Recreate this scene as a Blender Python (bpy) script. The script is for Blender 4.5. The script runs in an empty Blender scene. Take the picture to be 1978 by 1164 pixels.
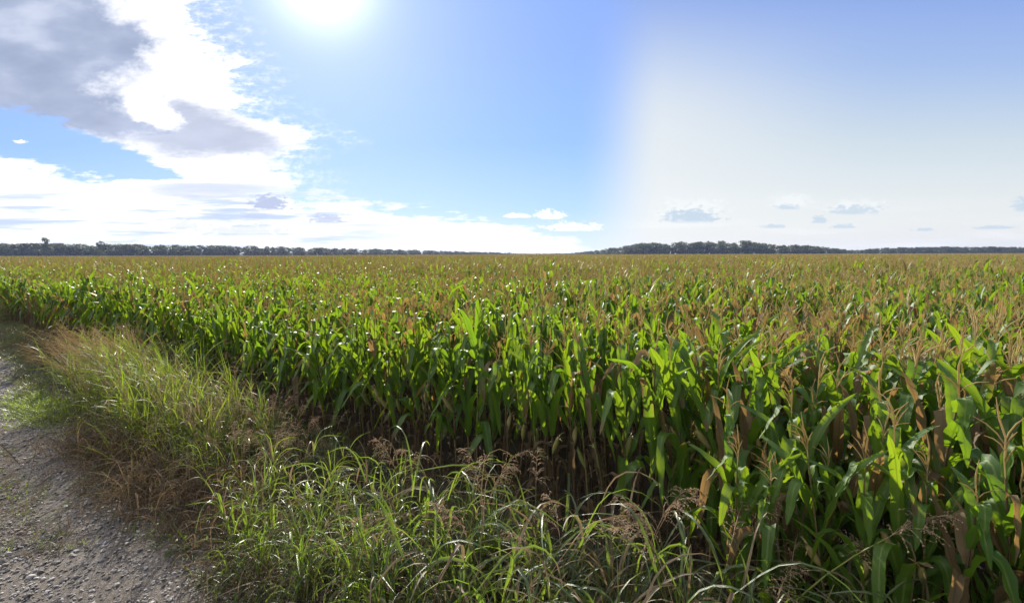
import bpy, math, random
import numpy as np
from mathutils import Vector, Matrix

R = math.radians
rng = np.random.default_rng(7)
random.seed(7)
scene = bpy.context.scene
COL = scene.collection

# ------------------------------------------------------------------ frame of the place
# the corn edge, the verge and the gravel track all run along D; N points into the field
D = np.array([-0.797, 0.604]); N = np.array([0.604, 0.797])
EDGE = 4.45
CAM_H = 2.8
SUN_EL, SUN_AZ = R(26.3), R(-19.5)          # azimuth measured from +Y towards +X

def P(s, n, z=0.0):
    p = N * n + D * s
    return np.array([p[0], p[1], z])

# ------------------------------------------------------------------ node helpers
def new_mat(name):
    m = bpy.data.materials.new(name); m.use_nodes = True
    m.node_tree.nodes.clear()
    return m, NT(m.node_tree)

class NT:
    def __init__(self, tree): self.t = tree
    def n(self, typ, **kw):
        x = self.t.nodes.new(typ)
        for k, v in kw.items(): setattr(x, k, v)
        return x
    def link(self, a, b): self.t.links.new(a, b)
    def put(self, sock, v):
        if isinstance(v, bpy.types.NodeSocket): self.link(v, sock)
        elif v is not None: sock.default_value = v
    def m(self, op, a, b=None, c=None, clamp=False):
        x = self.n('ShaderNodeMath', operation=op, use_clamp=clamp)
        self.put(x.inputs[0], a)
        if b is not None: self.put(x.inputs[1], b)
        if c is not None: self.put(x.inputs[2], c)
        return x.outputs[0]
    def vm(self, op, a, b=None, scale=None):
        x = self.n('ShaderNodeVectorMath', operation=op)
        self.put(x.inputs[0], a)
        if b is not None: self.put(x.inputs[1], b)
        if scale is not None: self.put(x.inputs['Scale'], scale)
        return x.outputs['Value'] if op in ('DOT_PRODUCT', 'LENGTH') else x.outputs[0]
    def ss(self, v, a, b, lo=0.0, hi=1.0):
        x = self.n('ShaderNodeMapRange', interpolation_type='SMOOTHSTEP')
        self.put(x.inputs[0], v); self.put(x.inputs[1], a); self.put(x.inputs[2], b)
        x.inputs[3].default_value = lo; x.inputs[4].default_value = hi
        return x.outputs[0]
    def mix(self, f, a, b, mode='MIX'):
        x = self.n('ShaderNodeMix', data_type='RGBA', blend_type=mode)
        self.put(x.inputs[0], f)
        for i, v in ((6, a), (7, b)):
            if isinstance(v, (tuple, list)): v = (*v[:3], 1.0)
            self.put(x.inputs[i], v)
        return x.outputs[2]
    def noise(self, vec, scale, detail=4, rough=0.55, dist=0.0, lac=2.0):
        x = self.n('ShaderNodeTexNoise')
        if vec is not None: self.link(vec, x.inputs['Vector'])
        x.inputs['Scale'].default_value = scale; x.inputs['Detail'].default_value = detail
        x.inputs['Roughness'].default_value = rough; x.inputs['Distortion'].default_value = dist
        x.inputs['Lacunarity'].default_value = lac
        return x.outputs[0]
    def ramp(self, f, stops, interp='LINEAR'):
        x = self.n('ShaderNodeValToRGB'); x.color_ramp.interpolation = interp
        el = x.color_ramp.elements
        while len(el) < len(stops): el.new(0.5)
        for e, (p, c) in zip(el, stops):
            e.position = p; e.color = (*c, 1.0)
        self.put(x.inputs[0], f)
        return x.outputs[0]
    def comb(self, x, y, z):
        c = self.n('ShaderNodeCombineXYZ')
        for i, v in enumerate((x, y, z)): self.put(c.inputs[i], v)
        return c.outputs[0]
    def sep(self, v):
        s = self.n('ShaderNodeSeparateXYZ'); self.link(v, s.inputs[0]); return s.outputs
    def curve(self, v, pts):
        x = self.n('ShaderNodeFloatCurve'); c = x.mapping.curves[0]
        x.mapping.extend = 'HORIZONTAL'
        while len(c.points) < len(pts): c.points.new(0.5, 0.5)
        for q, (a, b) in zip(c.points, pts): q.location = (a, b); q.handle_type = 'AUTO'
        x.mapping.update(); self.put(x.inputs['Value'], v)
        return x.outputs[0]

# ------------------------------------------------------------------ materials
def leaf_material(name, dark, light, trans, dryc, tmix=0.42, rough=0.40, spec=0.5, midrib=(0.16, 0.22, 0.06), dtrans=(0.30, 0.20, 0.10)):
    """Blade or leaf: 'lc' holds (along, across -1..1, tint), 'dry' how withered it is."""
    m, t = new_mat(name)
    a = t.n('ShaderNodeAttribute', attribute_name='lc').outputs['Vector']
    al, ac, ti = t.sep(a)
    dry = t.n('ShaderNodeAttribute', attribute_name='dry').outputs['Fac']
    oi = t.n('ShaderNodeObjectInfo').outputs['Random']
    pos = t.n('ShaderNodeTexCoord').outputs['Object']
    nz = t.noise(pos, 9.0, 3)
    col = t.mix(t.m('ADD', t.m('MULTIPLY', ti, 0.6), t.m('MULTIPLY', oi, 0.4)), dark, light)
    stri = t.noise(t.comb(t.m('MULTIPLY', al, 3.0), t.m('MULTIPLY', ac, 22.0), t.m('MULTIPLY', ti, 40.0)), 1.0, 2)
    col = t.mix(t.m('MULTIPLY', stri, 0.5), col, t.mix(0.6, col, light))
    rib = t.ss(t.m('ABSOLUTE', ac), 0.20, 0.05)
    col = t.mix(t.m('MULTIPLY', rib, 0.8), col, midrib)
    # withering: from the tip and the margins inward, where a leaf is drying
    tip = t.m('ADD', t.m('MULTIPLY', t.m('POWER', al, 3.0), 0.5), t.m('MULTIPLY', t.m('ABSOLUTE', ac), 0.12))
    tip = t.m('ADD', tip, t.m('MULTIPLY', t.m('SUBTRACT', nz, 0.5), 0.8))
    dr = t.ss(t.m('ADD', t.m('MULTIPLY', dry, 1.5), tip), 0.72, 1.0)
    dcol = t.mix(nz, dryc, tuple(c * 0.45 for c in dryc))
    dcol = t.mix(t.m('MULTIPLY', ti, 0.5), dcol, tuple(min(1, c * 1.5) for c in dryc))
    base = t.mix(dr, col, dcol)
    tc = t.mix(dr, t.mix(t.m('ADD', t.m('MULTIPLY', ti, 0.5), t.m('MULTIPLY', oi, 0.5)), trans, (trans[0] * 1.5, trans[1] * 1.12, trans[2])), t.mix(0.75, dcol, dtrans))
    tc = t.mix(t.m('MULTIPLY', rib, 0.6), tc, t.mix(1.0, tc, (0.35, 0.4, 0.2), 'MULTIPLY'))
    pb = t.n('ShaderNodeBsdfPrincipled')
    t.link(base, pb.inputs['Base Color'])
    t.put(pb.inputs['Roughness'], t.m('ADD', t.m('MULTIPLY', dr, 0.25), t.m('ADD', rough - 0.06, t.m('MULTIPLY', stri, 0.16))))
    pb.inputs['Specular IOR Level'].default_value = spec
    bp = t.n('ShaderNodeBump'); bp.inputs['Strength'].default_value = 0.35; bp.inputs['Distance'].default_value = 0.004
    t.link(stri, bp.inputs['Height']); t.link(bp.outputs[0], pb.inputs['Normal'])
    tr = t.n('ShaderNodeBsdfTranslucent'); t.link(tc, tr.inputs['Color'])
    mx = t.n('ShaderNodeMixShader'); mx.inputs[0].default_value = tmix
    t.link(pb.outputs[0], mx.inputs[1]); t.link(tr.outputs[0], mx.inputs[2])
    out = t.n('ShaderNodeOutputMaterial'); t.link(mx.outputs[0], out.inputs[0])
    return m

def stem_material(name, c1, c2, rough=0.6, tmix=0.0, tcol=(0.4, 0.2, 0.08), scale=14.0):
    m, t = new_mat(name)
    a = t.n('ShaderNodeAttribute', attribute_name='lc').outputs['Vector']
    al, ac, ti = t.sep(a)
    oi = t.n('ShaderNodeObjectInfo').outputs['Random']
    pos = t.n('ShaderNodeTexCoord').outputs['Object']
    nz = t.noise(pos, scale, 3)
    f = t.m('ADD', t.m('MULTIPLY', nz, 0.6), t.m('ADD', t.m('MULTIPLY', ti, 0.35), t.m('MULTIPLY', oi, 0.25)))
    col = t.mix(t.ss(f, 0.2, 0.95), c1, c2)
    pb = t.n('ShaderNodeBsdfPrincipled'); t.link(col, pb.inputs['Base Color'])
    pb.inputs['Roughness'].default_value = rough; pb.inputs['Specular IOR Level'].default_value = 0.35
    out = t.n('ShaderNodeOutputMaterial')
    if tmix:
        tr = t.n('ShaderNodeBsdfTranslucent'); tr.inputs['Color'].default_value = (*tcol, 1)
        mx = t.n('ShaderNodeMixShader'); mx.inputs[0].default_value = tmix
        t.link(pb.outputs[0], mx.inputs[1]); t.link(tr.outputs[0], mx.inputs[2]); t.link(mx.outputs[0], out.inputs[0])
    else:
        t.link(pb.outputs[0], out.inputs[0])
    return m

M = {}
M['corn_leaf'] = leaf_material('corn_leaf', (0.028, 0.075, 0.012), (0.065, 0.13, 0.018), (0.29, 0.53, 0.02), (0.135, 0.098, 0.05), tmix=0.33, rough=0.47, spec=0.42, dtrans=(0.62, 0.36, 0.11))
M['corn_dry_leaf'] = leaf_material('corn_dry_leaf', (0.10, 0.075, 0.045), (0.15, 0.11, 0.06), (0.22, 0.16, 0.07), (0.135, 0.098, 0.06), tmix=0.28, rough=0.6, spec=0.25, midrib=(0.16, 0.12, 0.07), dtrans=(0.30, 0.20, 0.09))
M['corn_stalk'] = stem_material('corn_stalk', (0.055, 0.038, 0.02), (0.19, 0.15, 0.06), 0.55)
M['corn_tassel'] = stem_material('corn_tassel', (0.24, 0.185, 0.09), (0.42, 0.345, 0.18), 0.8, 0.42, (0.80, 0.63, 0.29))
M['corn_husk'] = stem_material('corn_husk', (0.12, 0.15, 0.03), (0.34, 0.27, 0.11), 0.6)
M['grass_leaf'] = leaf_material('grass_leaf', (0.025, 0.052, 0.014), (0.075, 0.11, 0.035), (0.27, 0.45, 0.04), (0.24, 0.18, 0.11), tmix=0.33, rough=0.31, spec=0.7, midrib=(0.2, 0.24, 0.12))
M['yellow_grass'] = leaf_material('yellow_grass', (0.045, 0.085, 0.018), (0.11, 0.155, 0.03), (0.29, 0.47, 0.035), (0.28, 0.22, 0.12), tmix=0.36, rough=0.42, spec=0.5, midrib=(0.25, 0.25, 0.1))
M['dry_grass'] = leaf_material('dry_grass', (0.10, 0.078, 0.055), (0.19, 0.145, 0.095), (0.24, 0.17, 0.09), (0.15, 0.11, 0.07), tmix=0.32, rough=0.6, spec=0.3, midrib=(0.2, 0.14, 0.08))
M['grass_stem'] = stem_material('grass_stem', (0.12, 0.15, 0.03), (0.26, 0.24, 0.05), 0.5)
M['seed_head'] = stem_material('seed_head', (0.31, 0.22, 0.135), (0.56, 0.43, 0.29), 0.7, 0.36, (0.70, 0.50, 0.30), 30)
M['tan_plume'] = stem_material('tan_plume', (0.38, 0.28, 0.16), (0.56, 0.43, 0.25), 0.75, 0.42, (0.8, 0.60, 0.33), 20)

def crown_material(name, c1, c2, tc):
    m, t = new_mat(name)
    a = t.n('ShaderNodeAttribute', attribute_name='lc').outputs['Vector']
    al, ac, ti = t.sep(a)
    oi = t.n('ShaderNodeObjectInfo').outputs['Random']
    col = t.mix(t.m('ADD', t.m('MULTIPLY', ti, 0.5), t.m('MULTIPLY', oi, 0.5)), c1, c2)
    pb = t.n('ShaderNodeBsdfPrincipled'); t.link(col, pb.inputs['Base Color']); pb.inputs['Roughness'].default_value = 0.6
    pb.inputs['Specular IOR Level'].default_value = 0.3
    tr = t.n('ShaderNodeBsdfTranslucent'); tr.inputs['Color'].default_value = (*tc, 1)
    mx = t.n('ShaderNodeMixShader'); mx.inputs[0].default_value = 0.3
    t.link(pb.outputs[0], mx.inputs[1]); t.link(tr.outputs[0], mx.inputs[2])
    out = t.n('ShaderNodeOutputMaterial'); t.link(mx.outputs[0], out.inputs[0])
    return m
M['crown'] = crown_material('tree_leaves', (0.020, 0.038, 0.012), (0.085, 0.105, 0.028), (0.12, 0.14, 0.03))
M['bark'] = stem_material('bark', (0.06, 0.05, 0.04), (0.14, 0.12, 0.10), 0.9)
M['shrub'] = crown_material('shrub_leaves', (0.16, 0.19, 0.06), (0.30, 0.31, 0.12), (0.4, 0.45, 0.12))

# ------------------------------------------------------------------ mesh builder
class MB:
    def __init__(self): self.v, self.f, self.lc, self.dry, self.mi = [], [], [], [], []; self.n = 0
    def add(self, verts, faces, lc, dry, mi=0):
        verts = np.asarray(verts, float); k = len(verts)
        self.v.append(verts); self.lc.append(np.broadcast_to(np.asarray(lc, float), (k, 3)))
        self.dry.append(np.broadcast_to(np.asarray(dry, float), (k,)))
        self.f.extend([tuple(i + self.n for i in q) for q in faces]); self.mi.extend([mi] * len(faces))
        self.n += k
    def merge(self, o, mi=None, mat=None):
        if o.n == 0: return
        v = np.concatenate(o.v)
        if mat is not None: v = v @ mat[:3, :3].T + mat[:3, 3]
        base = self.n
        self.v.append(v); self.lc.append(np.concatenate(o.lc)); self.dry.append(np.concatenate(o.dry))
        self.f.extend([tuple(i + base for i in q) for q in o.f])
        self.mi.extend([mi] * len(o.f) if mi is not None else o.mi); self.n += len(v)
    def mesh(self, name, mats):
        me = bpy.data.meshes.new(name)
        v = np.concatenate(self.v)
        me.from_pydata(v.tolist(), [], self.f)
        for mt in mats: me.materials.append(mt)
        me.polygons.foreach_set('material_index', self.mi)
        me.polygons.foreach_set('use_smooth', [True] * len(self.f))
        a = me.attributes.new('lc', 'FLOAT_VECTOR', 'POINT'); a.data.foreach_set('vector', np.concatenate(self.lc).ravel())
        a = me.attributes.new('dry', 'FLOAT', 'POINT'); a.data.foreach_set('value', np.concatenate(self.dry))
        me.update()
        return me

def sst(x):
    x = np.clip(x, 0, 1); return x * x * (3 - 2 * x)

def ribbon(mb, base, az, elev, L, w, n=8, fold=0.12, wave=0.0, tint=0.5, dry=0.0, mi=0, twist=0.0, daz=0.0, wfun=None, across=3, r=rng):
    """A leaf blade: its spine leaves BASE towards azimuth AZ with elevation ELEV(t) along its length."""
    t = np.linspace(0, 1, n + 1)
    e = elev(t); a = az + daz * t
    dirs = np.stack([np.cos(e) * np.cos(a), np.cos(e) * np.sin(a), np.sin(e)], 1)
    mid = (dirs[:-1] + dirs[1:]) / 2
    c = np.vstack([np.zeros(3), np.cumsum(mid * (L / n), 0)]) + base
    side = np.stack([-np.sin(a), np.cos(a), np.zeros_like(a)], 1)
    nor = np.cross(dirs, side)
    tw = twist * t
    s2 = side * np.cos(tw)[:, None] + nor * np.sin(tw)[:, None]
    n2 = nor * np.cos(tw)[:, None] - side * np.sin(tw)[:, None]
    ww = (w * wfun(t) if wfun is not None else w * np.minimum(1, 0.45 + t * 4) * np.sqrt(np.clip(1 - t ** 2.2, 0, 1)))[:, None] / 2
    ph = r.uniform(0, 6.28, 2); fr = r.uniform(2.5, 5)
    wl = (wave * np.sin(ph[0] + fr * 6.28 * t))[:, None] * ww; wr = (wave * np.sin(ph[1] + fr * 6.6 * t))[:, None] * ww
    if across == 3:
        Lf = c + s2 * ww + n2 * (ww * fold * 2 + wl); Rt = c - s2 * ww + n2 * (ww * fold * 2 + wr)
        V = np.stack([Lf, c, Rt], 1).reshape(-1, 3)
        ac = np.tile([1.0, 0.0, -1.0], n + 1); k = 3
    else:
        V = np.stack([c + s2 * ww + n2 * wl, c - s2 * ww + n2 * wr], 1).reshape(-1, 3)
        ac = np.tile([1.0, -1.0], n + 1); k = 2
    F = []
    for i in range(n):
        for j in range(k - 1):
            F.append((i * k + j, i * k + j + 1, (i + 1) * k + j + 1, (i + 1) * k + j))
    lc = np.stack([np.repeat(t, k), ac, np.full(len(V), tint)], 1)
    mb.add(V, F, lc, dry, mi)
    return c

def tube(mb, pts, rad, sides=5, tint=0.5, mi=0, dry=0.0):
    pts = np.asarray(pts, float); n = len(pts)
    rad = np.broadcast_to(rad, (n,))
    tg = np.gradient(pts, axis=0); tg /= np.linalg.norm(tg, axis=1)[:, None] + 1e-9
    ref = np.array([1.0, 0, 0]) if abs(tg[0][0]) < 0.8 else np.array([0, 1.0, 0])
    u = np.cross(tg, ref); u /= np.linalg.norm(u, axis=1)[:, None] + 1e-9
    w = np.cross(tg, u)
    an = np.arange(sides) * 2 * math.pi / sides
    V = (pts[:, None, :] + rad[:, None, None] * (np.cos(an)[None, :, None] * u[:, None, :] + np.sin(an)[None, :, None] * w[:, None, :])).reshape(-1, 3)
    F = [(i * sides + j, i * sides + (j + 1) % sides, (i + 1) * sides + (j + 1) % sides, (i + 1) * sides + j) for i in range(n - 1) for j in range(sides)]
    lc = np.stack([np.repeat(np.linspace(0, 1, n), sides), np.tile(np.linspace(-1, 1, sides), n), np.full(n * sides, tint)], 1)
    mb.add(V, F, lc, dry, mi)

# ------------------------------------------------------------------ object helpers
def props(o, label=None, cat=None, group=None, kind=None):
    if label: o['label'] = label
    if cat: o['category'] = cat
    if group: o['group'] = group
    if kind: o['kind'] = kind
    return o

def obj(name, me, parent=None, loc=None, rot=None, scale=None):
    o = bpy.data.objects.new(name, me); COL.objects.link(o)
    if parent is not None: o.parent = parent
    if loc is not None: o.location = loc
    if rot is not None: o.rotation_euler = rot
    if scale is not None: o.scale = scale
    return o

def copy_thing(src, kids, loc, rot, scale):
    c = src.copy(); COL.objects.link(c)
    c.location, c.rotation_euler, c.scale = loc, rot, scale
    for k in kids:
        q = k.copy(); q.parent = c; COL.objects.link(q)
    return c

def scatter(name, pts, rots, scl, var, variants, kind='stuff'):
    """ONE object that strews copies of the variant meshes over its own points (for what nobody could count)."""
    me = bpy.data.meshes.new(name)
    me.vertices.add(len(pts)); me.vertices.foreach_set('co', np.asarray(pts, float).ravel())
    a = me.attributes.new('rot', 'FLOAT_VECTOR', 'POINT'); a.data.foreach_set('vector', np.asarray(rots, float).ravel())
    a = me.attributes.new('scl', 'FLOAT', 'POINT'); a.data.foreach_set('value', np.asarray(scl, float))
    a = me.attributes.new('var', 'INT', 'POINT'); a.data.foreach_set('value', np.asarray(var, np.int32))
    o = obj(name, me); o['kind'] = kind
    g = bpy.data.node_groups.new(name + '_nodes', 'GeometryNodeTree')
    g.interface.new_socket('Geometry', in_out='INPUT', socket_type='NodeSocketGeometry')
    g.interface.new_socket('Geometry', in_out='OUTPUT', socket_type='NodeSocketGeometry')
    nd = g.nodes; gi = nd.new('NodeGroupInput'); go = nd.new('NodeGroupOutput'); jn = nd.new('GeometryNodeJoinGeometry')
    def attr(nm, dt):
        x = nd.new('GeometryNodeInputNamedAttribute'); x.data_type = dt; x.inputs['Name'].default_value = nm; return x.outputs['Attribute']
    ra, sa, va = attr('rot', 'FLOAT_VECTOR'), attr('scl', 'FLOAT'), attr('var', 'INT')
    e2r = nd.new('FunctionNodeEulerToRotation'); g.links.new(ra, e2r.inputs[0])
    for k, vo in enumerate(variants):
        cp = nd.new('FunctionNodeCompare'); cp.data_type = 'INT'; cp.operation = 'EQUAL'
        ins = [s for s in cp.inputs if s.type == 'INT']
        g.links.new(va, ins[0]); ins[1].default_value = k
        oi = nd.new('GeometryNodeObjectInfo'); oi.inputs['Object'].default_value = vo
        ip = nd.new('GeometryNodeInstanceOnPoints')
        g.links.new(gi.outputs[0], ip.inputs['Points']); g.links.new(cp.outputs[0], ip.inputs['Selection'])
        g.links.new(oi.outputs['Geometry'], ip.inputs['Instance'])
        g.links.new(e2r.outputs[0], ip.inputs['Rotation']); g.links.new(sa, ip.inputs['Scale'])
        g.links.new(ip.outputs[0], jn.inputs[0])
    g.links.new(jn.outputs[0], go.inputs[0])
    md = o.modifiers.new('scatter', 'NODES'); md.node_group = g
    return o

def variant(name, mb, mats):
    return bpy.data.objects.new(name, mb.mesh(name, mats))     # not linked: only a source mesh for scatter()

# ------------------------------------------------------------------ corn
LEAF_W = lambda t: (0.55 + 0.45 * sst(t / 0.18)) * np.clip(1 - t ** 2.6, 0, 1) ** 0.62

def corn(seed, hi=True, dryness=0.0, low_from=0, leafy=False):
    """One corn plant, 2.05 m to its top leaves, as separate builders for its parts."""
    r = np.random.default_rng(seed)
    st, fo, df, ta, ea = MB(), MB(), MB(), MB(), MB()
    H = 1.82
    lx, ly = r.normal(0, 0.03, 2)
    spine = lambda z: np.array([lx * (z / H) ** 2, ly * (z / H) ** 2, z])
    zs = np.linspace(0, H, 9 if hi else 4)
    tube(st, [spine(z) for z in zs], np.linspace(0.013, 0.006, len(zs)), 7 if hi else 4, r.random(), 0)
    if hi:
        for z in np.linspace(0.2, 1.6, 9):
            tube(st, [spine(z - 0.008), spine(z), spine(z + 0.008)], [0.010, 0.0145 - 0.004 * z / H, 0.010], 7, 0.1, 0)
    az0 = 0.0 if r.random() < 0.5 else math.pi; nl = 13
    n_dry = (int(r.integers(2, 5)) + (2 if dryness > 0.2 else 0) if not leafy else int(r.integers(1, 3))) + int(dryness * 5)
    for i in range(low_from, nl):
        z = 0.18 + (H - 0.18) * (i / (nl - 1)) ** 0.92
        az = az0 + (i % 2) * math.pi + r.normal(0, 0.55)
        b = spine(z) + np.array([math.cos(az), math.sin(az), 0]) * 0.006
        u = i / (nl - 1)
        if i < n_dry or r.random() < dryness * 0.5:
            e0, e1, fb, bw = r.uniform(0.3, 0.9), r.uniform(-1.55, -1.25), r.uniform(0.1, 0.28), r.uniform(0.08, 0.2)
            ribbon(df, b, az, lambda t: e0 + (e1 - e0) * sst((t - fb + bw) / (2 * bw)), r.uniform(0.4, 0.7), r.uniform(0.03, 0.06),
                   10 if hi else 4, r.uniform(0.2, 0.6), 0.6 if hi else 0.2, r.random(), r.uniform(0.75, 1.1), 0 if u < 0.55 else 1, r.normal(0, 1.6), r.normal(0, 0.8), LEAF_W, 3 if hi else 2, r)
            continue
        L = (0.70 + 0.36 * math.sin(math.pi * min(1, u * 1.05))) * r.uniform(0.75, 1.06)
        if u > 0.72: L *= 0.80 if u < 0.9 else 0.64
        w = r.uniform(0.074, 0.112) * (0.85 if u > 0.85 else 1)
        e0 = R(r.uniform(56, 76) + 8 * u)
        if r.random() < 0.31:                                   # stands up, only the tip bows
            e1, fb, bw = R(r.uniform(10, 50)), r.uniform(0.55, 0.85), r.uniform(0.2, 0.4)
        else:                                                   # snaps over and hangs
            e1, fb, bw = R(r.uniform(-86, -45)), r.uniform(0.30, 0.62), r.uniform(0.05, 0.17)
        q_ = r.random(); dv = r.uniform(0, 0.08) if q_ < 0.55 else (r.uniform(0.1, 0.42) if q_ < 0.93 else r.uniform(0.6, 1.0))
        dv = min(1.0, dv + dryness * r.uniform(0.1, 0.7))
        ribbon(fo, b, az, lambda t: e0 + (e1 - e0) * sst((t - fb + bw) / (2 * bw)), L, w, 16 if hi else 7,
               r.uniform(0.08, 0.3), 0.28 if hi else 0.1, r.random(), dv, 0, r.normal(0, 0.7), r.normal(0, 0.35), LEAF_W, 3, r)
    # tassel
    top = spine(H)
    tz = r.uniform(0.38, 0.52)
    sp = [top + np.array([0, 0, z]) + np.array([r.normal(0, 0.006), r.normal(0, 0.006), 0]) * k for k, z in enumerate(np.linspace(0, tz, 5))]
    tube(ta, sp, [0.004, 0.004, 0.006, 0.006, 0.002], 5 if hi else 3, r.random(), 0)
    for k in range(int(r.integers(4, 8))):
        z0 = r.uniform(0.08, 0.25); az = r.uniform(0, 6.28); el = r.uniform(0.95, 1.4); L = r.uniform(0.13, 0.22); cv = r.uniform(0.2, 1.0)
        pts = [top + np.array([0, 0, z0])]
        for q in range(3 if hi else 2):
            e = el - cv * q * 0.4
            pts.append(pts[-1] + np.array([math.cos(e) * math.cos(az), math.cos(e) * math.sin(az), math.sin(e)]) * L / (3 if hi else 2))
        tube(ta, pts, [0.002] + [0.0045] * (len(pts) - 2) + [0.0015], 4 if hi else 3, r.random(), 0)
    # ear
    if r.random() < 0.6 or hi:
        z = r.uniform(0.72, 1.0); az = az0 + r.normal(0, 0.3); el = r.uniform(0.9, 1.3)
        ax = np.array([math.cos(el) * math.cos(az), math.cos(el) * math.sin(az), math.sin(el)])
        ts = np.linspace(0, 1, 8 if hi else 4)
        tube(ea, [spine(z) + ax * (0.01 + 0.24 * q) for q in ts], 0.031 * np.sin(np.pi * np.clip(ts * 0.9 + 0.06, 0, 1)) ** 0.6, 8 if hi else 5, r.random(), 0)
        for k in range(4 if hi else 1):
            e = el + r.normal(0, 0.3)
            ribbon(ea, spine(z) + ax * 0.2, az + r.normal(0, 0.5), lambda t: e - 1.4 * t, r.uniform(0.08, 0.15), 0.014, 4, 0.2, 0.2, r.random(), 0.6, 0, r.normal(0, 0.5), 0, None, 2, r)
    return st, fo, df, ta, ea

CM = [M['corn_stalk'], M['corn_leaf'], M['corn_tassel'], M['corn_husk'], M['corn_dry_leaf']]
def corn_joined(seed, dryness=0.0, low_from=0):
    st, fo, df, ta, ea = corn(seed, False, dryness, low_from)
    mb = MB()
    mb.merge(st, 0); mb.merge(fo, 1); df.mi = [4 if q == 0 else 1 for q in df.mi]; mb.merge(df); mb.merge(ta, 2)
    if low_from == 0: mb.merge(ea, 3)
    return mb

HI = []                                                     # protos of individually built plants: meshes by part
NV = 12
for k in range(NV):
    st, fo, df, ta, ea = corn(100 + k, True, 0.75 if k >= NV - 2 else (0.25 if k % 4 == 3 else 0.0), 0, k in (8, 9))
    HI.append(dict(stalk=st.mesh('corn_stalk', [M['corn_stalk']]), foliage=fo.mesh('corn_foliage', [M['corn_leaf']]),
                   dry_foliage=df.mesh('corn_dry_foliage', [M['corn_dry_leaf'], M['corn_leaf']]), tassel=ta.mesh('corn_tassel', [M['corn_tassel']]),
                   ear=ea.mesh('corn_ear', [M['corn_husk']])))

from math import sin, cos, hypot, atan2
def vnoise(x, y):                                            # smooth large-scale variation over the field
    return 0.5 + 0.25 * (sin(x * 0.37 + 1.3 * sin(y * 0.21)) + sin(y * 0.43 + 2.1 + 1.1 * sin(x * 0.17)))

ROW, STEP = 0.77, 0.195
ROWS_FULL_N = 4
plants = []                                                  # (x, y, row, s)
for row in range(-1, 60):
    for k in range(int(-60 / STEP), int(48 / STEP) if row >= 0 else 5):
        s = k * STEP + rng.uniform(-0.05, 0.05); n = EDGE + row * ROW + rng.normal(0, 0.05)
        if rng.random() < 0.05: continue
        p = P(s, n)
        d = hypot(p[0], p[1])
        if p[1] < 0.5 or abs(p[0]) > p[1] * 1.12 + 1.8: continue
        if d > 26 and not (row < 5 and d < 60): continue
        plants.append((p[0], p[1], row, s, d))
        if row <= 1 and s < 1.5:
            p = P(s + 0.1, n + 0.25 + rng.normal(0, .06)); plants.append((p[0], p[1], row, s + 0.1, hypot(p[0], p[1])))

def in_view(x, y): return abs(x) < y * 1.0 + 0.25
def show(pl):
    x, y, row, s, d = pl
    vis = 2.2 if row <= 0 else (1.5 if row == 1 else (1.1 if row == 2 else 0.85))
    return (vis / d) if in_view(x, y) else -1
order = sorted(range(len(plants)), key=lambda i: -show(plants[i]))
chosen = set(order[:300])

def lean_of(x, y, r):
    # plants at the far end of the rows tip a little outwards, and every plant has its own small lean
    a = x / hypot(x, y)
    return (r.normal(0, 0.06), 0.13 * a + r.normal(0, 0.06))

def dry_here(x, y):
    # two withered patches in the crop
    f = math.exp(-(((x - 3.7) / 1.6) ** 2 + ((y - 7.6) / 1.9) ** 2)) + 0.8 * math.exp(-(((x + 1.7) / 0.8) ** 2 + ((y - 8.3) / 1.0) ** 2)) + math.exp(-(((x - 3.1) / 0.25) ** 2 + ((y - 3.6) / 0.25) ** 2))
    return f

ORD = ['first', 'second', 'third', 'fourth', 'fifth', 'sixth', 'seventh', 'eighth', 'ninth', 'tenth', 'eleventh', 'twelfth', 'thirteenth', 'fourteenth',
       'fifteenth', 'sixteenth', 'seventeenth', 'eighteenth', 'nineteenth', 'twentieth']
def ordinal(k):
    if k < 20: return ORD[k]
    tens = {2: 'twenty', 3: 'thirty', 4: 'forty', 5: 'fifty', 6: 'sixty', 7: 'seventy', 8: 'eighty', 9: 'ninety'}
    ends = {2: 'twentieth', 3: 'thirtieth', 4: 'fortieth', 5: 'fiftieth', 6: 'sixtieth', 7: 'seventieth', 8: 'eightieth', 9: 'ninetieth'}
    q, r_ = divmod(k + 1, 10)
    if q >= 10: return 'hundredth'
    return ends[q] if r_ == 0 else tens[q] + '-' + ORD[r_ - 1]
ROWN = ['front', 'second', 'third', 'fourth', 'fifth', 'sixth', 'seventh', 'eighth', 'ninth', 'tenth', 'eleventh', 'twelfth', 'thirteenth']

# landmarks on the verge or in the row, by their place along the row
MARKS = [(0.1, 'yellow-stemmed nodding plume'), (2.75, 'dark gap of bare stalks'), (4.6, 'leafy green grass stand'), (8.0, 'thin weed stand'), (11.5, 'tan plumed grass')]
picked = []
kept = []
for i, pl in enumerate(plants):
    x, y, row, s, d = pl
    r = np.random.default_rng(5000 + i)
    h = 0.91 + 0.14 * vnoise(x, y) + r.normal(0, 0.055)
    if row == 0: h *= r.uniform(0.90, 1.02)
    if row < 0: h *= r.uniform(0.68, 0.88)
    lx, ly = lean_of(x, y, r)
    rot = (lx, ly, 0.92 + r.normal(0, 0.6) + (math.pi if r.random() < 0.5 else 0))
    dr = dry_here(x, y)
    if i in chosen:
        if r.random() < dr * 1.0: v = NV - 1 - int(r.random() < 0.5)
        elif row <= 1 and 2.1 < s < 3.3: v = 3 if r.random() < 0.5 else 7
        elif s < 1.6: v = 8 + int(r.integers(0, 2)) if r.random() < 0.85 else int(r.integers(0, 8))
        else: v = int(r.integers(0, 8)) if row < 2 else int(r.integers(0, NV - 2))
        picked.append((pl, v, h, rot, r))
    else:
        kept.append((pl, dr, h, rot, r))

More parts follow.
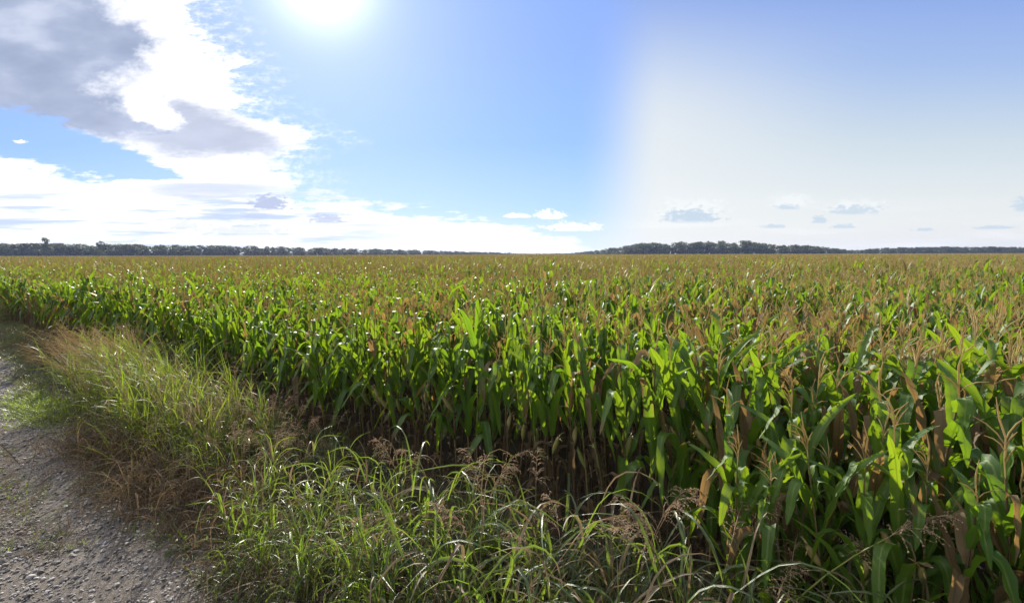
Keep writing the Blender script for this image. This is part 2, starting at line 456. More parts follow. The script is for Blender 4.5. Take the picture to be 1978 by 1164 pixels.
# labels: the row, the look, and how the plant is reached from the nearest landmark
bym = {}
for j, (pl, v, h, rot, r) in enumerate(picked):
    x, y, row, s, d = pl
    mi = min(range(len(MARKS)), key=lambda q: abs(MARKS[q][0] - s))
    side = 'left' if s > MARKS[mi][0] else 'right'
    bym.setdefault((row, mi, side), []).append((abs(s - MARKS[mi][0]), j))
lab = {}
for (row, mi, side), L in bym.items():
    for k, (_, j) in enumerate(sorted(L)):
        v = picked[j][1]
        look = 'withered brown' if v >= NV - 2 else ('half-dry green' if v % 4 == 3 else ('short green' if picked[j][2] < 0.88 else ('tall green' if picked[j][2] > 1.06 else 'green')))
        lab[j] = f'{look} corn plant in {"the short outer" if row < 0 else ROWN[row] if row < len(ROWN) else "a deep"} row, {ordinal(k)} to {side} of {MARKS[mi][1]}'
protos = {}
for j, (pl, v, h, rot, r) in enumerate(picked):
    x, y, row, s, d = pl
    sc = (h * r.uniform(0.95, 1.05), h * r.uniform(0.95, 1.05), h)
    if v not in protos:
        root = obj('corn_plant', None)
        kids = [obj(nm, me, root) for nm, me in HI[v].items()]
        kids[2]['label'] = 'dry brown lower leaves hanging down the stalk'
        protos[v] = (root, kids)
        root.location, root.rotation_euler, root.scale = (x, y, 0), rot, sc
    else:
        root = copy_thing(*protos[v], (x, y, 0), rot, sc)
    props(root, lab[j], 'corn plant', 'corn plants at the edge of the field')

# the rest of the crop: full plants near the edge, tops only where nothing else can be seen
LOW = [variant('corn_source', corn_joined(300 + k, 0.15 if k % 3 == 2 else 0.0), CM) for k in range(9)] + [variant('corn_source', corn_joined(330 + k, 0.8), CM) for k in range(2)]
pts, rots, scl, var = [], [], [], []
for (pl, dr, h, rot, r) in kept:
    x, y, row, s, d = pl
    pts.append((x, y, 0)); rots.append(rot); scl.append(h)
    var.append(9 + int(r.random() < 0.5) if r.random() < dr * 1.0 + 0.02 else int(r.integers(0, 9)))
print('full corn', len(pts))

def patch(seed, size, keep, tass=1.0):
    """A square of crop tops, rows running along +X of the patch."""
    r = np.random.default_rng(seed); mb = MB()
    tops = [corn_top(seed * 10 + q, tass) for q in range(8)]
    nrow = int(round(size / ROW))
    for a in range(nrow):
        for b in range(int(size / STEP)):
            if r.random() > keep: continue
            x = b * STEP + r.uniform(-.06, .06) - size / 2; y = a * (size / nrow) + r.normal(0, 0.06) - size / 2
            h = r.normal(1.0, 0.06); an = r.uniform(0, 6.28); c, s_ = cos(an) * h, sin(an) * h
            mat = np.array([[c, -s_, 0, x], [s_, c, 0, y], [0.05 * r.normal(), 0.05 * r.normal(), h, 0], [0, 0, 0, 1]])
            mb.merge(tops[int(r.integers(0, 8))], None, mat)
    return mb

def corn_top(seed, tass):
    r = np.random.default_rng(seed); mb = MB(); az0 = r.uniform(0, 6.28); H = 1.82
    for i in range(7):
        z = 1.05 + 0.75 * i / 6; az = az0 + (i % 2) * math.pi + r.normal(0, 0.6)
        e0 = R(r.uniform(60, 84))
        if r.random() < 0.4: e1, fb, bw = R(r.uniform(10, 50)), 0.7, 0.3
        else: e1, fb, bw = R(r.uniform(-75, -35)), r.uniform(0.35, 0.65), 0.15
        ribbon(mb, (0, 0, z), az, lambda t: e0 + (e1 - e0) * sst((t - fb + bw) / (2 * bw)), r.uniform(0.6, 0.9) * (1, 1, 1, .95, .85, .75, .6)[i], r.uniform(0.07, 0.1),
               4, 0, 0, r.random(), (r.uniform(0, 0.45) if r.random() < 0.85 else r.uniform(.6, 1)), 1, r.normal(0, 0.4), r.normal(0, 0.3), LEAF_W, 2, r)
    top = np.array([0, 0, H])
    tube(mb, [top - [0, 0, 0.4], top + [0, 0, 0.2], top + [0, 0, r.uniform(.42, .54)]], [0.006, 0.008 * tass, 0.003], 3, r.random(), 2)
    for k in range(5):
        az = r.uniform(0, 6.28); e = r.uniform(0.6, 1.25); L = r.uniform(0.14, 0.24); b = top + [0, 0, r.uniform(0.08, 0.28)]
        dv = np.array([cos(e) * cos(az), cos(e) * sin(az), sin(e)])
        tube(mb, [b, b + dv * L * 0.5, b + dv * L + [0, 0, -0.03]], [0.003, 0.008 * tass, 0.003], 3, r.random(), 2)
    return mb

P4 = [variant('crop_source', patch(40 + k, 3.8, 1.0), CM) for k in range(4)]
P8 = [variant('crop_source', patch(60 + k, 7.6, 0.55, 1.2), CM) for k in range(3)]
base_rot = atan2(D[1], D[0])
def field_has(x, y):
    return N[0] * x + N[1] * y
nfull = len(LOW)
for a in range(0, 45):
    for b in range(-40, 40):
        n = EDGE + 3.8 * (a + 0.5) - 0.38; s = 3.8 * b
        p = P(s, n); d = hypot(p[0], p[1])
        if p[1] < 1 or abs(p[0]) > p[1] * 1.1 + 4 or d > 125: continue
        # already planted one by one?
        if d < 26 - 3.0: continue
        if a == 0 and d < 58: continue
        pts.append(tuple(p)); rots.append((0, 0, base_rot + (math.pi if rng.random() < .5 else 0))); scl.append(rng.uniform(0.97, 1.03) + 0.06 * (vnoise(p[0] * .12, p[1] * .12) - .5)); var.append(nfull + int(rng.integers(0, 4)))
for a in range(0, 240):
    for b in range(-170, 170):
        n = EDGE + 7.6 * (a + 0.5) - 0.38; s = 7.6 * b
        p = P(s, n); d = hypot(p[0], p[1])
        if p[1] < 1 or abs(p[0]) > p[1] * 1.08 + 8 or d < 121: continue
        lim = 445 if p[0] < -0.35 * p[1] else (1500 if p[0] < 0.2 * p[1] else 760)
        if p[1] > lim: continue
        if p[1] > 350 and rng.random() < 0.5: continue
        if p[1] > 700 and rng.random() < 0.5: continue
        pts.append(tuple(p)); rots.append((0, 0, base_rot + (math.pi if rng.random() < .5 else 0))); scl.append(rng.uniform(0.97, 1.03) + 0.06 * (vnoise(p[0] * .12, p[1] * .12) - .5)); var.append(nfull + 4 + int(rng.integers(0, 3)))
print('crop instances', len(pts))
crop = scatter('corn_crop', pts, rots, scl, var, LOW + P4 + P8)
props(crop, 'ripening corn crop with brown tassels filling the field to the trees', 'corn crop')

# ------------------------------------------------------------------ grasses of the verge
def panicle(mb, base, az, e0, L, r, droop=1.6, mi=0, nb=16, spik=True, size=1.0):
    n = 8; e = e0; p = np.array(base, float); pts = [p]
    for i in range(n):
        e = e0 - droop * (i / n) ** 1.6
        p = p + np.array([cos(e) * cos(az), cos(e) * sin(az), sin(e)]) * L / n; pts.append(p)
    tube(mb, pts, np.linspace(0.0026, 0.0008, n + 1), 4, r.random(), mi)
    for k in range(nb):
        t = r.uniform(0.05, 0.95); q = t * n; i = int(q); f = q - i
        b = pts[i] * (1 - f) + pts[min(i + 1, n)] * f
        a2 = az + r.normal(0, 1.1); l = L * r.uniform(0.25, 0.5) * (1.1 - 0.6 * t); el = r.uniform(0.3, 1.1) - droop * 0.5 * t
        pp = [b]; m_ = 5
        for j in range(m_):
            ee = el - r.uniform(0.9, 1.5) * (j / m_)
            pp.append(pp[-1] + np.array([cos(ee) * cos(a2), cos(ee) * sin(a2), sin(ee)]) * l / m_)
        tube(mb, pp, np.linspace(0.0011, 0.0006, m_ + 1), 3, r.random(), mi)
        if spik:
            pp = np.array(pp)
            for j in range(int(7 + 6 * r.random())):
                q2 = r.uniform(0.15, 1) * m_; i2 = min(int(q2), m_ - 1); c = pp[i2] + (pp[i2 + 1] - pp[i2]) * (q2 - i2)
                dv = (pp[i2 + 1] - pp[i2]) / (np.linalg.norm(pp[i2 + 1] - pp[i2]) + 1e-9) + r.normal(0, 0.45, 3); dv /= np.linalg.norm(dv)
                sd = np.cross(dv, r.normal(0, 1, 3)); sd /= np.linalg.norm(sd) + 1e-9
                ll, ww = r.uniform(0.006, 0.010) * size, r.uniform(0.0016, 0.0026) * size
                up = np.cross(dv, sd)
                V = [c, c + dv * ll * .45 + sd * ww, c + dv * ll * .45 - sd * ww * .5 + up * ww * .86, c + dv * ll * .45 - sd * ww * .5 - up * ww * .86, c + dv * ll]
                tt = r.random()
                mb.add(V, [(0, 1, 2), (0, 2, 3), (0, 3, 1), (4, 2, 1), (4, 3, 2), (4, 1, 3)], (t, 0, tt), 0, mi)

def culm(mb, r, az, lean, h, rad=0.003, mi=0):
    n = 7; p = np.zeros(3) + [r.normal(0, .05), r.normal(0, .05), 0]; pts = [p]
    e = math.pi / 2 - lean * 0.4
    for i in range(n):
        e = math.pi / 2 - lean * (0.4 + 0.8 * i / n)
        p = p + np.array([cos(e) * cos(az), cos(e) * sin(az), sin(e)]) * h / n; pts.append(p)
    tube(mb, pts, np.linspace(rad, rad * 0.6, n + 1), 5, r.random(), mi)
    return np.array(pts), e

GRASS_W = lambda t: np.minimum(1, 0.5 + t * 3) * np.clip(1 - t ** 1.8, 0, 1) ** 0.75
def clump(seed, kind):
    """kind -> dict of part name -> mesh. The clump leans towards +X of its own frame."""
    r = np.random.default_rng(seed); fo, st, sh = MB(), MB(), MB()
    parts = {}
    if kind == 'plume':
        nb, L, w, up, mat = 150, (0.5, 1.0), (0.007, 0.014), (55, 86), M['yellow_grass']
    elif kind == 'yellow':
        nb, L, w, up, mat = 170, (0.4, 0.85), (0.006, 0.012), (52, 87), M['yellow_grass']
    elif kind == 'weed':
        nb, L, w, up, mat = 56, (0.3, 0.7), (0.008, 0.016), (48, 86), M['grass_leaf']
    elif kind == 'leafy':
        nb, L, w, up, mat = 90, (0.35, 0.8), (0.009, 0.019), (52, 87), M['grass_leaf']
    elif kind == 'arching':
        nb, L, w, up, mat = 46, (0.55, 1.1), (0.014, 0.028), (50, 84), M['grass_leaf']
    else:
        nb, L, w, up, mat = 60, (0.2, 0.5), (0.003, 0.008), (20, 80), M['dry_grass']
    spread = 0.22 if kind in ('plume', 'yellow') else 0.16
    stems = []
    if kind in ('leafy', 'arching', 'weed', 'plume', 'yellow'):
        for k in range(16 if kind in ('plume', 'yellow') else 9):
            az = r.uniform(-math.pi, math.pi) if kind not in ('plume', 'yellow') else r.normal(0, 0.9)
            pts, e = culm(st, r, az, r.uniform(0.15, 0.6), r.uniform(0.5, 1.0), 0.0032 if kind != 'plume' else 0.0025)
            stems.append((pts, az))
    for k in range(nb):
        if stems and r.random() < 0.75:
            pts, az_s = stems[int(r.integers(len(stems)))]
            b = pts[int(r.integers(1, len(pts)))] ; az = az_s + r.normal(0, 1.3)
        else:
            b = np.array([r.normal(0, spread), r.normal(0, spread), 0]); az = r.uniform(-math.pi, math.pi)
        e0 = R(r.uniform(*up)); e1 = R(r.uniform(-75, 5) if kind not in ('plume', 'yellow') else r.uniform(-35, 62)); fb = r.uniform(0.35, 0.75); bw = r.uniform(0.25, 0.45)
        dv = r.uniform(0.5, 1) if r.random() < 0.27 else r.uniform(0, 0.3)
        if kind == 'dead': dv = 1.0
        ribbon(fo, b, az, lambda t: e0 + (e1 - e0) * sst((t - fb + bw) / (2 * bw)), r.uniform(*L) * (0.8 if b[2] > 0.1 else 1), r.uniform(*w), 8, 0.25, 0.0, r.random(), dv, 0,
               r.normal(0, 1.2), r.normal(0, 0.5), GRASS_W, 3 if kind in ('arching', 'leafy') else 2, r)
    parts['foliage'] = fo.mesh('grass_foliage', [mat])
    if st.n: parts['stems'] = st.mesh('grass_stems', [M['grass_stem']])
    heads = []
    if kind == 'plume':
        for k in range(13):
            b = MB(); az = r.normal(0, 0.5)
            pts, e = culm(b, r, az, r.uniform(0.3, 0.7), r.uniform(1.0, 1.35), 0.0015)
            panicle(b, pts[-1], az + r.normal(0, .2), e - 0.1, r.uniform(0.28, 0.42), r, 0.35, 0, 13, False)
            for q in range(3): panicle(b, pts[-2 - q] , az + r.normal(0, .3), e + 0.15, r.uniform(0.14, 0.26), r, 0.3, 0, 5, False)
            heads.append(b)
        mb = MB()
        for b in heads: mb.merge(b)
        parts['plume'] = mb.mesh('plume', [M['tan_plume']])
    elif kind in ('weed', 'arching'):
        nh = 5 if kind == 'weed' else seed % 3
        for k in range(nh):
            b = MB(); az = r.uniform(-math.pi, math.pi); h = r.uniform(0.8, 1.1) if kind == 'weed' else r.uniform(0.8, 1.1)
            pts, e = culm(b, r, az, r.uniform(0.15, 0.5), h, 0.0024)
            if kind == 'weed': panicle(b, pts[-1], az, e, r.uniform(0.24, 0.38), r, 0.8, 0, 20, True, 1.3)
            else: panicle(b, pts[-1], az, e, r.uniform(0.28, 0.42), r, r.uniform(0.9, 1.9), 0, 26, True, 1.6)
            parts['seed_head' + ('' if k == 0 else f'#{k}')] = b.mesh('seed_head', [M['seed_head']])
    return parts

CL = {k: [clump(900 + 37 * j + 11 * len(k), k) for j in range(nv)] for k, nv in (('plume', 3), ('yellow', 3), ('weed', 4), ('leafy', 4), ('arching', 4), ('dead', 3))}
cproto = {}
def place_clump(kind, v, s, n, sc, rz, lean, label, group):
    p = P(s, n)
    rot = Matrix.Rotation(lean[1], 3, 'Y') @ Matrix.Rotation(lean[0], 3, 'X') @ Matrix.Rotation(rz, 3, 'Z')
    eu = rot.to_euler()
    if (kind, v) not in cproto:
        root = obj('grass_clump', None)
        kids = [obj(nm.split('#')[0], me, root) for nm, me in CL[kind][v].items()]
        cproto[(kind, v)] = (root, kids)
        root.location, root.rotation_euler, root.scale = p, eu, (sc,) * 3
    else:
        root = copy_thing(*cproto[(kind, v)], p, eu, (sc,) * 3)
    props(root, label, 'grass clump', group)

def stand(kind, count, s0, s1, n0, n1, sc, lean, text, group, seed, rzf=None):
    r = np.random.default_rng(seed)
    # scatter with a minimum distance, then name from the near end of the verge
    spots = []
    tries = 0
    while len(spots) < count and tries < 4000:
        tries += 1
        q = (r.uniform(s0, s1), r.uniform(n0, n1))
        if all(hypot(q[0] - o[0], q[1] - o[1]) > 0.28 for o in spots): spots.append(q)
    for k, (s, n) in enumerate(sorted(spots)):
        place_clump(kind, int(r.integers(len(CL[kind]))), s, n, r.uniform(*sc), rzf(r) if rzf else r.uniform(0, 6.28), (r.normal(0, .06), lean + r.normal(0, .08)),
                    text.format(ordinal(k)), group)

LEFTW = lambda r: math.pi + r.normal(0, 0.35)
stand('yellow', 24, 6.7, 11.2, 2.5, 3.6, (0.9, 1.25), -0.06, 'bright yellow green grass clump without plumes, {} from near end of its stand', 'yellow green grass by the track', 7, LEFTW)
stand('plume', 10, 9.6, 12.8, 2.6, 3.7, (1.05, 1.25), -0.20, 'yellow green grass clump with tan feathery plumes, {} from near end of its stand', 'tan plumed grass by the track', 1, LEFTW)
stand('weed', 16, 4.6, 7.8, 2.3, 3.7, (0.62, 0.9), -0.06, 'weedy grass clump with thin reddish seed sprays, {} from near end of its stand', 'weedy grass on the verge', 2)
stand('leafy', 13, 2.6, 4.9, 1.9, 3.1, (0.8, 1.15), 0.0, 'leafy green grass clump without seed heads, {} from near end of its stand', 'leafy green grass on the verge', 3)
stand('arching', 12, 0.4, 2.8, 2.3, 3.3, (0.82, 1.12), 0.05, 'arching broad-bladed grass clump below the corn, {} from near end of its stand', 'arching grass below the corn', 4)
stand('arching', 6, -0.8, 0.6, 3.2, 3.6, (0.85, 1.0), 0.05, 'long-bladed grass clump close against the corn, {} from near end of its row', 'grass close against the corn', 5)
stand('dead', 20, 3.0, 9.5, 1.6, 2.5, (0.8, 1.2), 0.0, 'low dead brown grass clump edging the gravel, {} from near end of its strip', 'dead grass beside the gravel', 6)

stand('dead', 28, 4.8, 9.6, 1.95, 2.75, (1.5, 2.2), -0.05, 'tall dead brown weed clump by the gravel, {} from near end of its strip', 'tall dead weeds on the verge', 8)
# single seed-headed stalks standing out of the grass
def stalk(seed, az, lean, h, rad, head, nb, droop, size, nleaf):
    r = np.random.default_rng(seed); mb, hd, lf = MB(), MB(), MB()
    pts, e = culm(mb, r, az, lean, h, rad)
    panicle(hd, pts[-1], az, e, head, r, droop, 0, nb, True, size)
    for k in range(nleaf):
        a2 = r.uniform(-3, 3); e0 = r.uniform(.8, 1.3)
        ribbon(lf, pts[1 + k], a2, lambda t: e0 - 2.0 * t ** 1.5, r.uniform(.45, .8), r.uniform(.014, .022), 9, .25, 0, r.random(), 0.12, 0, .5, .3, GRASS_W, 3, r)
    return dict(stem=mb.mesh('stem', [M['grass_stem']]), seed_head=hd.mesh('seed_head', [M['seed_head']]), foliage=lf.mesh('foliage', [M['grass_leaf']]))
SK = [((0.75, 3.25), (77, -0.15, 0.86, 1.42, 0.0075, 0.52, 70, 0.9, 2.0, 3), 'tall thick yellow-stemmed grass stalk leaning right with one big nodding plume'),
      ((3.15, 3.2), (78, 2.7, 0.45, 0.85, 0.003, 0.36, 40, 0.9, 1.5, 3), 'grass stalk with a feathery brown head bending left, in front of the leafy green stand'),
      ((2.25, 3.45), (79, 1.4, 0.15, 0.80, 0.003, 0.34, 24, 0.5, 1.7, 3), 'upright grass stalk with knotted pale tan head before the dark gap of bare stalks'),
      ((2.7, 3.2), (80, 0.4, 0.25, 0.72, 0.003, 0.36, 34, 1.4, 1.6, 3), 'grass stalk with loose drooping tan head left of the knotted pale head'),
      ((2.4, 3.2), (81, 0.1, 0.3, 0.55, 0.003, 0.40, 44, 2.4, 1.6, 3), 'grass stalk with a heavy brown head hanging low below the knotted pale head'),
      ((1.85, 3.55), (82, 0.0, 0.3, 0.55, 0.003, 0.34, 36, 2.2, 1.6, 3), 'grass stalk with a curled brown head right of the knotted pale head'),
      ((0.95, 3.6), (83, 2.8, 0.35, 0.80, 0.0035, 0.40, 54, 1.6, 1.6, 3), 'grass stalk with dense bushy brown head left of the big nodding plume'),
      ((0.72, 3.62), (84, 0.3, 0.25, 0.85, 0.0035, 0.36, 46, 1.2, 1.6, 3), 'grass stalk with bushy brown head just behind the big nodding plume'),
      ((0.62, 3.35), (85, 0.6, 0.3, 0.62, 0.003, 0.36, 44, 2.0, 1.6, 3), 'short grass stalk with drooping brown head below the big nodding plume')]
for (s_, n_), args, text in SK:
    if text[0:4] != 'tall': n_ -= 0.25; args = (args[0], args[1], args[2], args[3] * 1.14, *args[4:])
    root = obj('grass_stalk', None, loc=P(s_, n_))
    props(root, text, 'grass stalk', 'seed-headed grass stalks at the corn edge')
    for nm, me in stalk(*args).items(): obj(nm, me, root)

# low growth nobody could count: tufts over the verge, dead litter, stones
def tuft(seed, nb, L, w, mat_i, dryv, up=(25, 80)):
    r = np.random.default_rng(seed); mb = MB()
    for k in range(nb):
        b = np.array([r.normal(0, .05), r.normal(0, .05), -0.005]); e0 = R(r.uniform(*up)); e1 = e0 - r.uniform(0.5, 1.9)
        ribbon(mb, b, r.uniform(0, 6.28), lambda t: e0 + (e1 - e0) * t, r.uniform(*L), r.uniform(*w), 4, 0, 0, r.random(), dryv * r.uniform(.6, 1.1), mat_i, r.normal(0, .8), r.normal(0, .6), GRASS_W, 2, r)
    return mb
GM = [M['grass_leaf'], M['dry_grass'], M['yellow_grass']]
TUFT = [variant('tuft_source', tuft(700 + k, 16, (0.10, 0.28), (0.004, 0.010), 0, 0.25), GM) for k in range(3)] + \
       [variant('tuft_source', tuft(710 + k, 18, (0.12, 0.36), (0.003, 0.007), 1, 0.9, (5, 70)), GM) for k in range(3)] + \
       [variant('tuft_source', tuft(720 + k, 14, (0.05, 0.13), (0.004, 0.009), 2, 0.3), GM) for k in range(2)] + \
       [variant('weed_source', tuft(730 + k, 26, (0.04, 0.10), (0.018, 0.034), 0, 0.2, (5, 75)), GM) for k in range(2)]
tp, trr, ts, tv = [], [], [], []
def fbm(x, y, k): return 0.5 + 0.25 * sin(x * 1.7 * k + 2 * sin(y * 1.1 * k)) + 0.25 * sin(y * 2.3 * k + 1.7 * sin(x * 1.3 * k) + 1)
for _ in range(26000):
    s = -2 + 40 * rng.random() ** 1.7; n = rng.uniform(0.5, EDGE + 0.4)
    p = P(s, n)
    if p[1] < 1.5 or abs(p[0]) > p[1] * 1.1 + 0.6: continue
    f = fbm(p[0], p[1], 1.0)
    edge = 1.68 + 0.35 * (fbm(s, 3, .6) - .5) + 0.06 * max(0, s - 4)
    if n < edge:
        # the thin strip of weeds along the crown of the track
        c = math.exp(-((n - 1.0) / 0.28) ** 2)
        if rng.random() > (0.55 * c * (f > 0.42) + 0.5 * max(0, 1 - (edge - n) / 0.45) * (f > 0.42)): continue
        v = 6 + int(rng.integers(2)) if rng.random() < 0.55 else 3 + int(rng.integers(3)); sz = rng.uniform(.6, 1.2)
    else:
        near = n > edge + 0.25
        if s > 11: v = int(rng.integers(3)) if rng.random() < 0.4 else 3 + int(rng.integers(3))
        elif s > 4.5 and n < 2.9: v = 3 + int(rng.integers(3)) if rng.random() < 0.72 else (int(rng.integers(3)) if rng.random() < .5 else 6)
        else: v = int(rng.integers(3)) if (rng.random() < 0.45 and n < 4.5) else 3 + int(rng.integers(3))
        if s < 5.2 and 2.0 < n and rng.random() < 0.55: continue
        sz = rng.uniform(.6, 1.25)
        if s < 7 and n < 3.0 and rng.random() < (0.3 if f > .5 else .06): v = 8 + int(rng.integers(2)); sz = rng.uniform(.7, 1.5)
    tp.append(tuple(p)); trr.append((rng.normal(0, .2), rng.normal(0, .2), rng.uniform(0, 6.28))); ts.append(sz); tv.append(v)
for _ in range(900):
    # a bright tongue of short grass reaching into the track
    s = rng.normal(12.3, 0.8); n = rng.normal(2.15, 0.22); p = P(s, n)
    tp.append(tuple(p)); trr.append((rng.normal(0, .2), rng.normal(0, .2), rng.uniform(0, 6.28))); ts.append(rng.uniform(.9, 1.8)); tv.append(6 + int(rng.integers(2)))
print('tufts', len(tp))
vg = scatter('verge_grass', tp, trr, ts, tv, TUFT)
props(vg, 'short green and dead brown grass covering the verge between gravel and corn', 'grass')

# gravel stones
def stone(seed):
    import bmesh
    r = np.random.default_rng(seed); bm = bmesh.new(); bmesh.ops.create_icosphere(bm, subdivisions=2, radius=0.5)
    ax = r.uniform(0.6, 1.2, 3) * [1.15, 1, 0.6]; pl = r.normal(0, 1, (9, 3)); pl /= np.linalg.norm(pl, axis=1)[:, None]; dd = r.uniform(.28, .46, 9)
    for v in bm.verts:
        c = np.array(v.co)
        for q, k in zip(pl, dd):
            h = c @ q - k
            if h > 0: c = c - q * h
        v.co = c * ax
    me = bpy.data.meshes.new('stone_source'); bm.to_mesh(me); bm.free(); me.materials.append(M['stone'])
    return bpy.data.objects.new('stone_source', me)
m, t = new_mat('stone')
oi = t.n('ShaderNodeObjectInfo').outputs['Random']
pos = t.n('ShaderNodeTexCoord').outputs['Object']
c = t.ramp(oi, [(0.0, (0.08, 0.07, 0.062)), (0.35, (0.17, 0.155, 0.14)), (0.7, (0.28, 0.262, 0.245)), (1.0, (0.54, 0.52, 0.50))])
c = t.mix(t.m('MULTIPLY', t.noise(pos, 5, 3), 0.5), c, (0.2, 0.17, 0.14))
pb = t.n('ShaderNodeBsdfPrincipled'); t.link(c, pb.inputs['Base Color']); pb.inputs['Roughness'].default_value = 0.7
out = t.n('ShaderNodeOutputMaterial'); t.link(pb.outputs[0], out.inputs[0])
M['stone'] = m
ST = [stone(k) for k in range(6)]
sp_, sr, ss_, sv = [], [], [], []
for _ in range(95000):
    s = -1 + 22 * rng.random() ** 2.0; n = rng.uniform(-0.4, 2.7)
    p = P(s, n)
    if p[1] < 2.5 or abs(p[0]) > p[1] * 1.06 + 0.2: continue
    if n > 1.6 + 0.05 * s and rng.random() < (n - 1.6 - 0.05 * s) * 1.6: continue
    if rng.random() > 0.35 + 0.65 * fbm(p[0] * 1.3, p[1] * 1.3, 1.0): continue
    if rng.random() < 0.6 * math.exp(-((n - 1.25) / 0.22) ** 2): continue
    z = float(np.clip(rng.lognormal(-3.85, 0.42), 0.008, 0.06))
    sp_.append((p[0], p[1], 0.004 + z * 0.12)); sr.append((rng.normal(0, .3), rng.normal(0, .3), rng.uniform(0, 6.28))); ss_.append(z); sv.append(int(rng.integers(6)))
print('stones', len(sp_))
gv = scatter('gravel', sp_, sr, ss_, sv, ST)
props(gv, 'loose pale gravel stones lying on the track', 'gravel')

# ------------------------------------------------------------------ ground
def grid_sheet(name, x0, x1, y0, y1, z=0.0, nx=2, ny=2):
    xs, ys = np.linspace(x0, x1, nx), np.linspace(y0, y1, ny)
    V = [(x, y, z) for y in ys for x in xs]
    F = [(j * nx + i, j * nx + i + 1, (j + 1) * nx + i + 1, (j + 1) * nx + i) for j in range(ny - 1) for i in range(nx - 1)]
    me = bpy.data.meshes.new(name); me.from_pydata(V, [], F); me.update(); return me
def soil(name, c1, c2, sc, bump=0.6, grain=60):
    m, t = new_mat(name)
    pos = t.n('ShaderNodeTexCoord').outputs['Object']
    a = t.noise(pos, sc, 6, 0.6); b = t.noise(pos, grain, 4, 0.7)
    col = t.mix(t.ss(a, .35, .68), c1, c2)
    col = t.mix(t.ss(b, .45, .7), col, t.mix(0.55, col, (0.5, 0.45, 0.4)) if grain > 80 else t.mix(.5, col, c1))
    pb = t.n('ShaderNodeBsdfPrincipled'); t.link(col, pb.inputs['Base Color']); pb.inputs['Roughness'].default_value = 0.95
    pb.inputs['Specular IOR Level'].default_value = 0.15
    bp = t.n('ShaderNodeBump'); bp.inputs['Strength'].default_value = bump; bp.inputs['Distance'].default_value = 0.02
    t.link(b, bp.inputs['Height']); t.link(bp.outputs[0], pb.inputs['Normal'])
    out = t.n('ShaderNodeOutputMaterial'); t.link(pb.outputs[0], out.inputs[0])
    return m
me = grid_sheet('ground', -1690, 1690, -240, 1740); me.materials.append(soil('soil', (0.04, 0.032, 0.026), (0.09, 0.07, 0.052), 1.3))
o = obj('ground', me); o['kind'] = 'structure'
# gravel track with an uneven edge, 4 mm above the soil
V, F = [], []
ks = np.linspace(-12, 60, 361)
for s in ks:
    e = 1.8 + 0.35 * (fbm(s, 3, .6) - .5) + 0.10 * sin(s * 4.1) + 0.06 * sin(s * 9.7 + 1) + 0.06 * max(0, s - 4)
    for n in (-2.6, -1.0, 0.4, 1.4, e): V.append(tuple(P(s, n, 0.004)))
for i in range(len(ks) - 1):
    for j in range(4): F.append((i * 5 + j, i * 5 + j + 1, (i + 1) * 5 + j + 1, (i + 1) * 5 + j))
me = bpy.data.meshes.new('gravel_track'); me.from_pydata(V, [], F); me.update()
me.materials.append(soil('gravel_bed', (0.085, 0.072, 0.060), (0.175, 0.152, 0.13), 1.1, 0.55, 95))
o = obj('gravel_track', me); o['kind'] = 'structure'

# ------------------------------------------------------------------ trees beyond the field
def tree_parts(seed):
    r = np.random.default_rng(seed)
    H = 1.0                                                   # unit height, scaled per tree
    tr, cr = MB(), MB()
    tube(tr, [(0, 0, 0), (r.normal(0, .01), r.normal(0, .01), .25), (r.normal(0, .02), r.normal(0, .02), .6)], [0.028, 0.02, 0.008], 6, .5, 0)
    lobes = []
    nl = int(r.integers(11, 16))
    for k in range(nl):
        az = r.uniform(0, 6.28); z = r.uniform(0.16, 0.86); rad = 0.30 * math.sin(math.pi * min(1, 0.25 + 0.72 * (1 - abs(z - 0.5) / .62))) * r.uniform(.4, 1.0)
        lobes.append((np.array([cos(az) * rad, sin(az) * rad, z]), r.uniform(.10, .19)))
    lobes.append((np.array([r.normal(0, .05), r.normal(0, .05), .86]), r.uniform(.10, .14)))
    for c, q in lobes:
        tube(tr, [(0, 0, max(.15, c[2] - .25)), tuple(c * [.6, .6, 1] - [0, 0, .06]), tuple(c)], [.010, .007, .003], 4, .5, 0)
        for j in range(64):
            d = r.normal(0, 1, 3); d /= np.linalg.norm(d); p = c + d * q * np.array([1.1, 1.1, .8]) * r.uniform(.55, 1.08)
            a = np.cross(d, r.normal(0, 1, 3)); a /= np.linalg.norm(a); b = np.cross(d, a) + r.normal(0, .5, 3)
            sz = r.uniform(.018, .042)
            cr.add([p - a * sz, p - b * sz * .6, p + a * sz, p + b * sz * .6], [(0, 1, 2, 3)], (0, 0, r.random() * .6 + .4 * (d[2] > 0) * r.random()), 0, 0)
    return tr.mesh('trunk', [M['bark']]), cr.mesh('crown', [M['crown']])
TV = [tree_parts(200 + k) for k in range(8)]
tproto = {}
ntree = [0]
def tree(x, y, h, w, label, group, v=None):
    v = ntree[0] % 8 if v is None else v; ntree[0] += 1
    sc = (h * w, h * w, h); rot = (0, 0, random.uniform(0, 6.28))
    if v not in tproto:
        root = obj('tree', None, loc=(x, y, 0), rot=rot, scale=sc)
        kids = [obj('trunk', TV[v][0], root), obj('crown', TV[v][1], root)]
        tproto[v] = (root, kids)
    else: root = copy_thing(*tproto[v], (x, y, 0), rot, sc)
    props(root, label, 'tree', group)

def interp(tab, x): return float(np.interp(x, [a for a, _ in tab], [b for _, b in tab]))
wood_p, wood_r, wood_s, wood_v = [], [], [], []
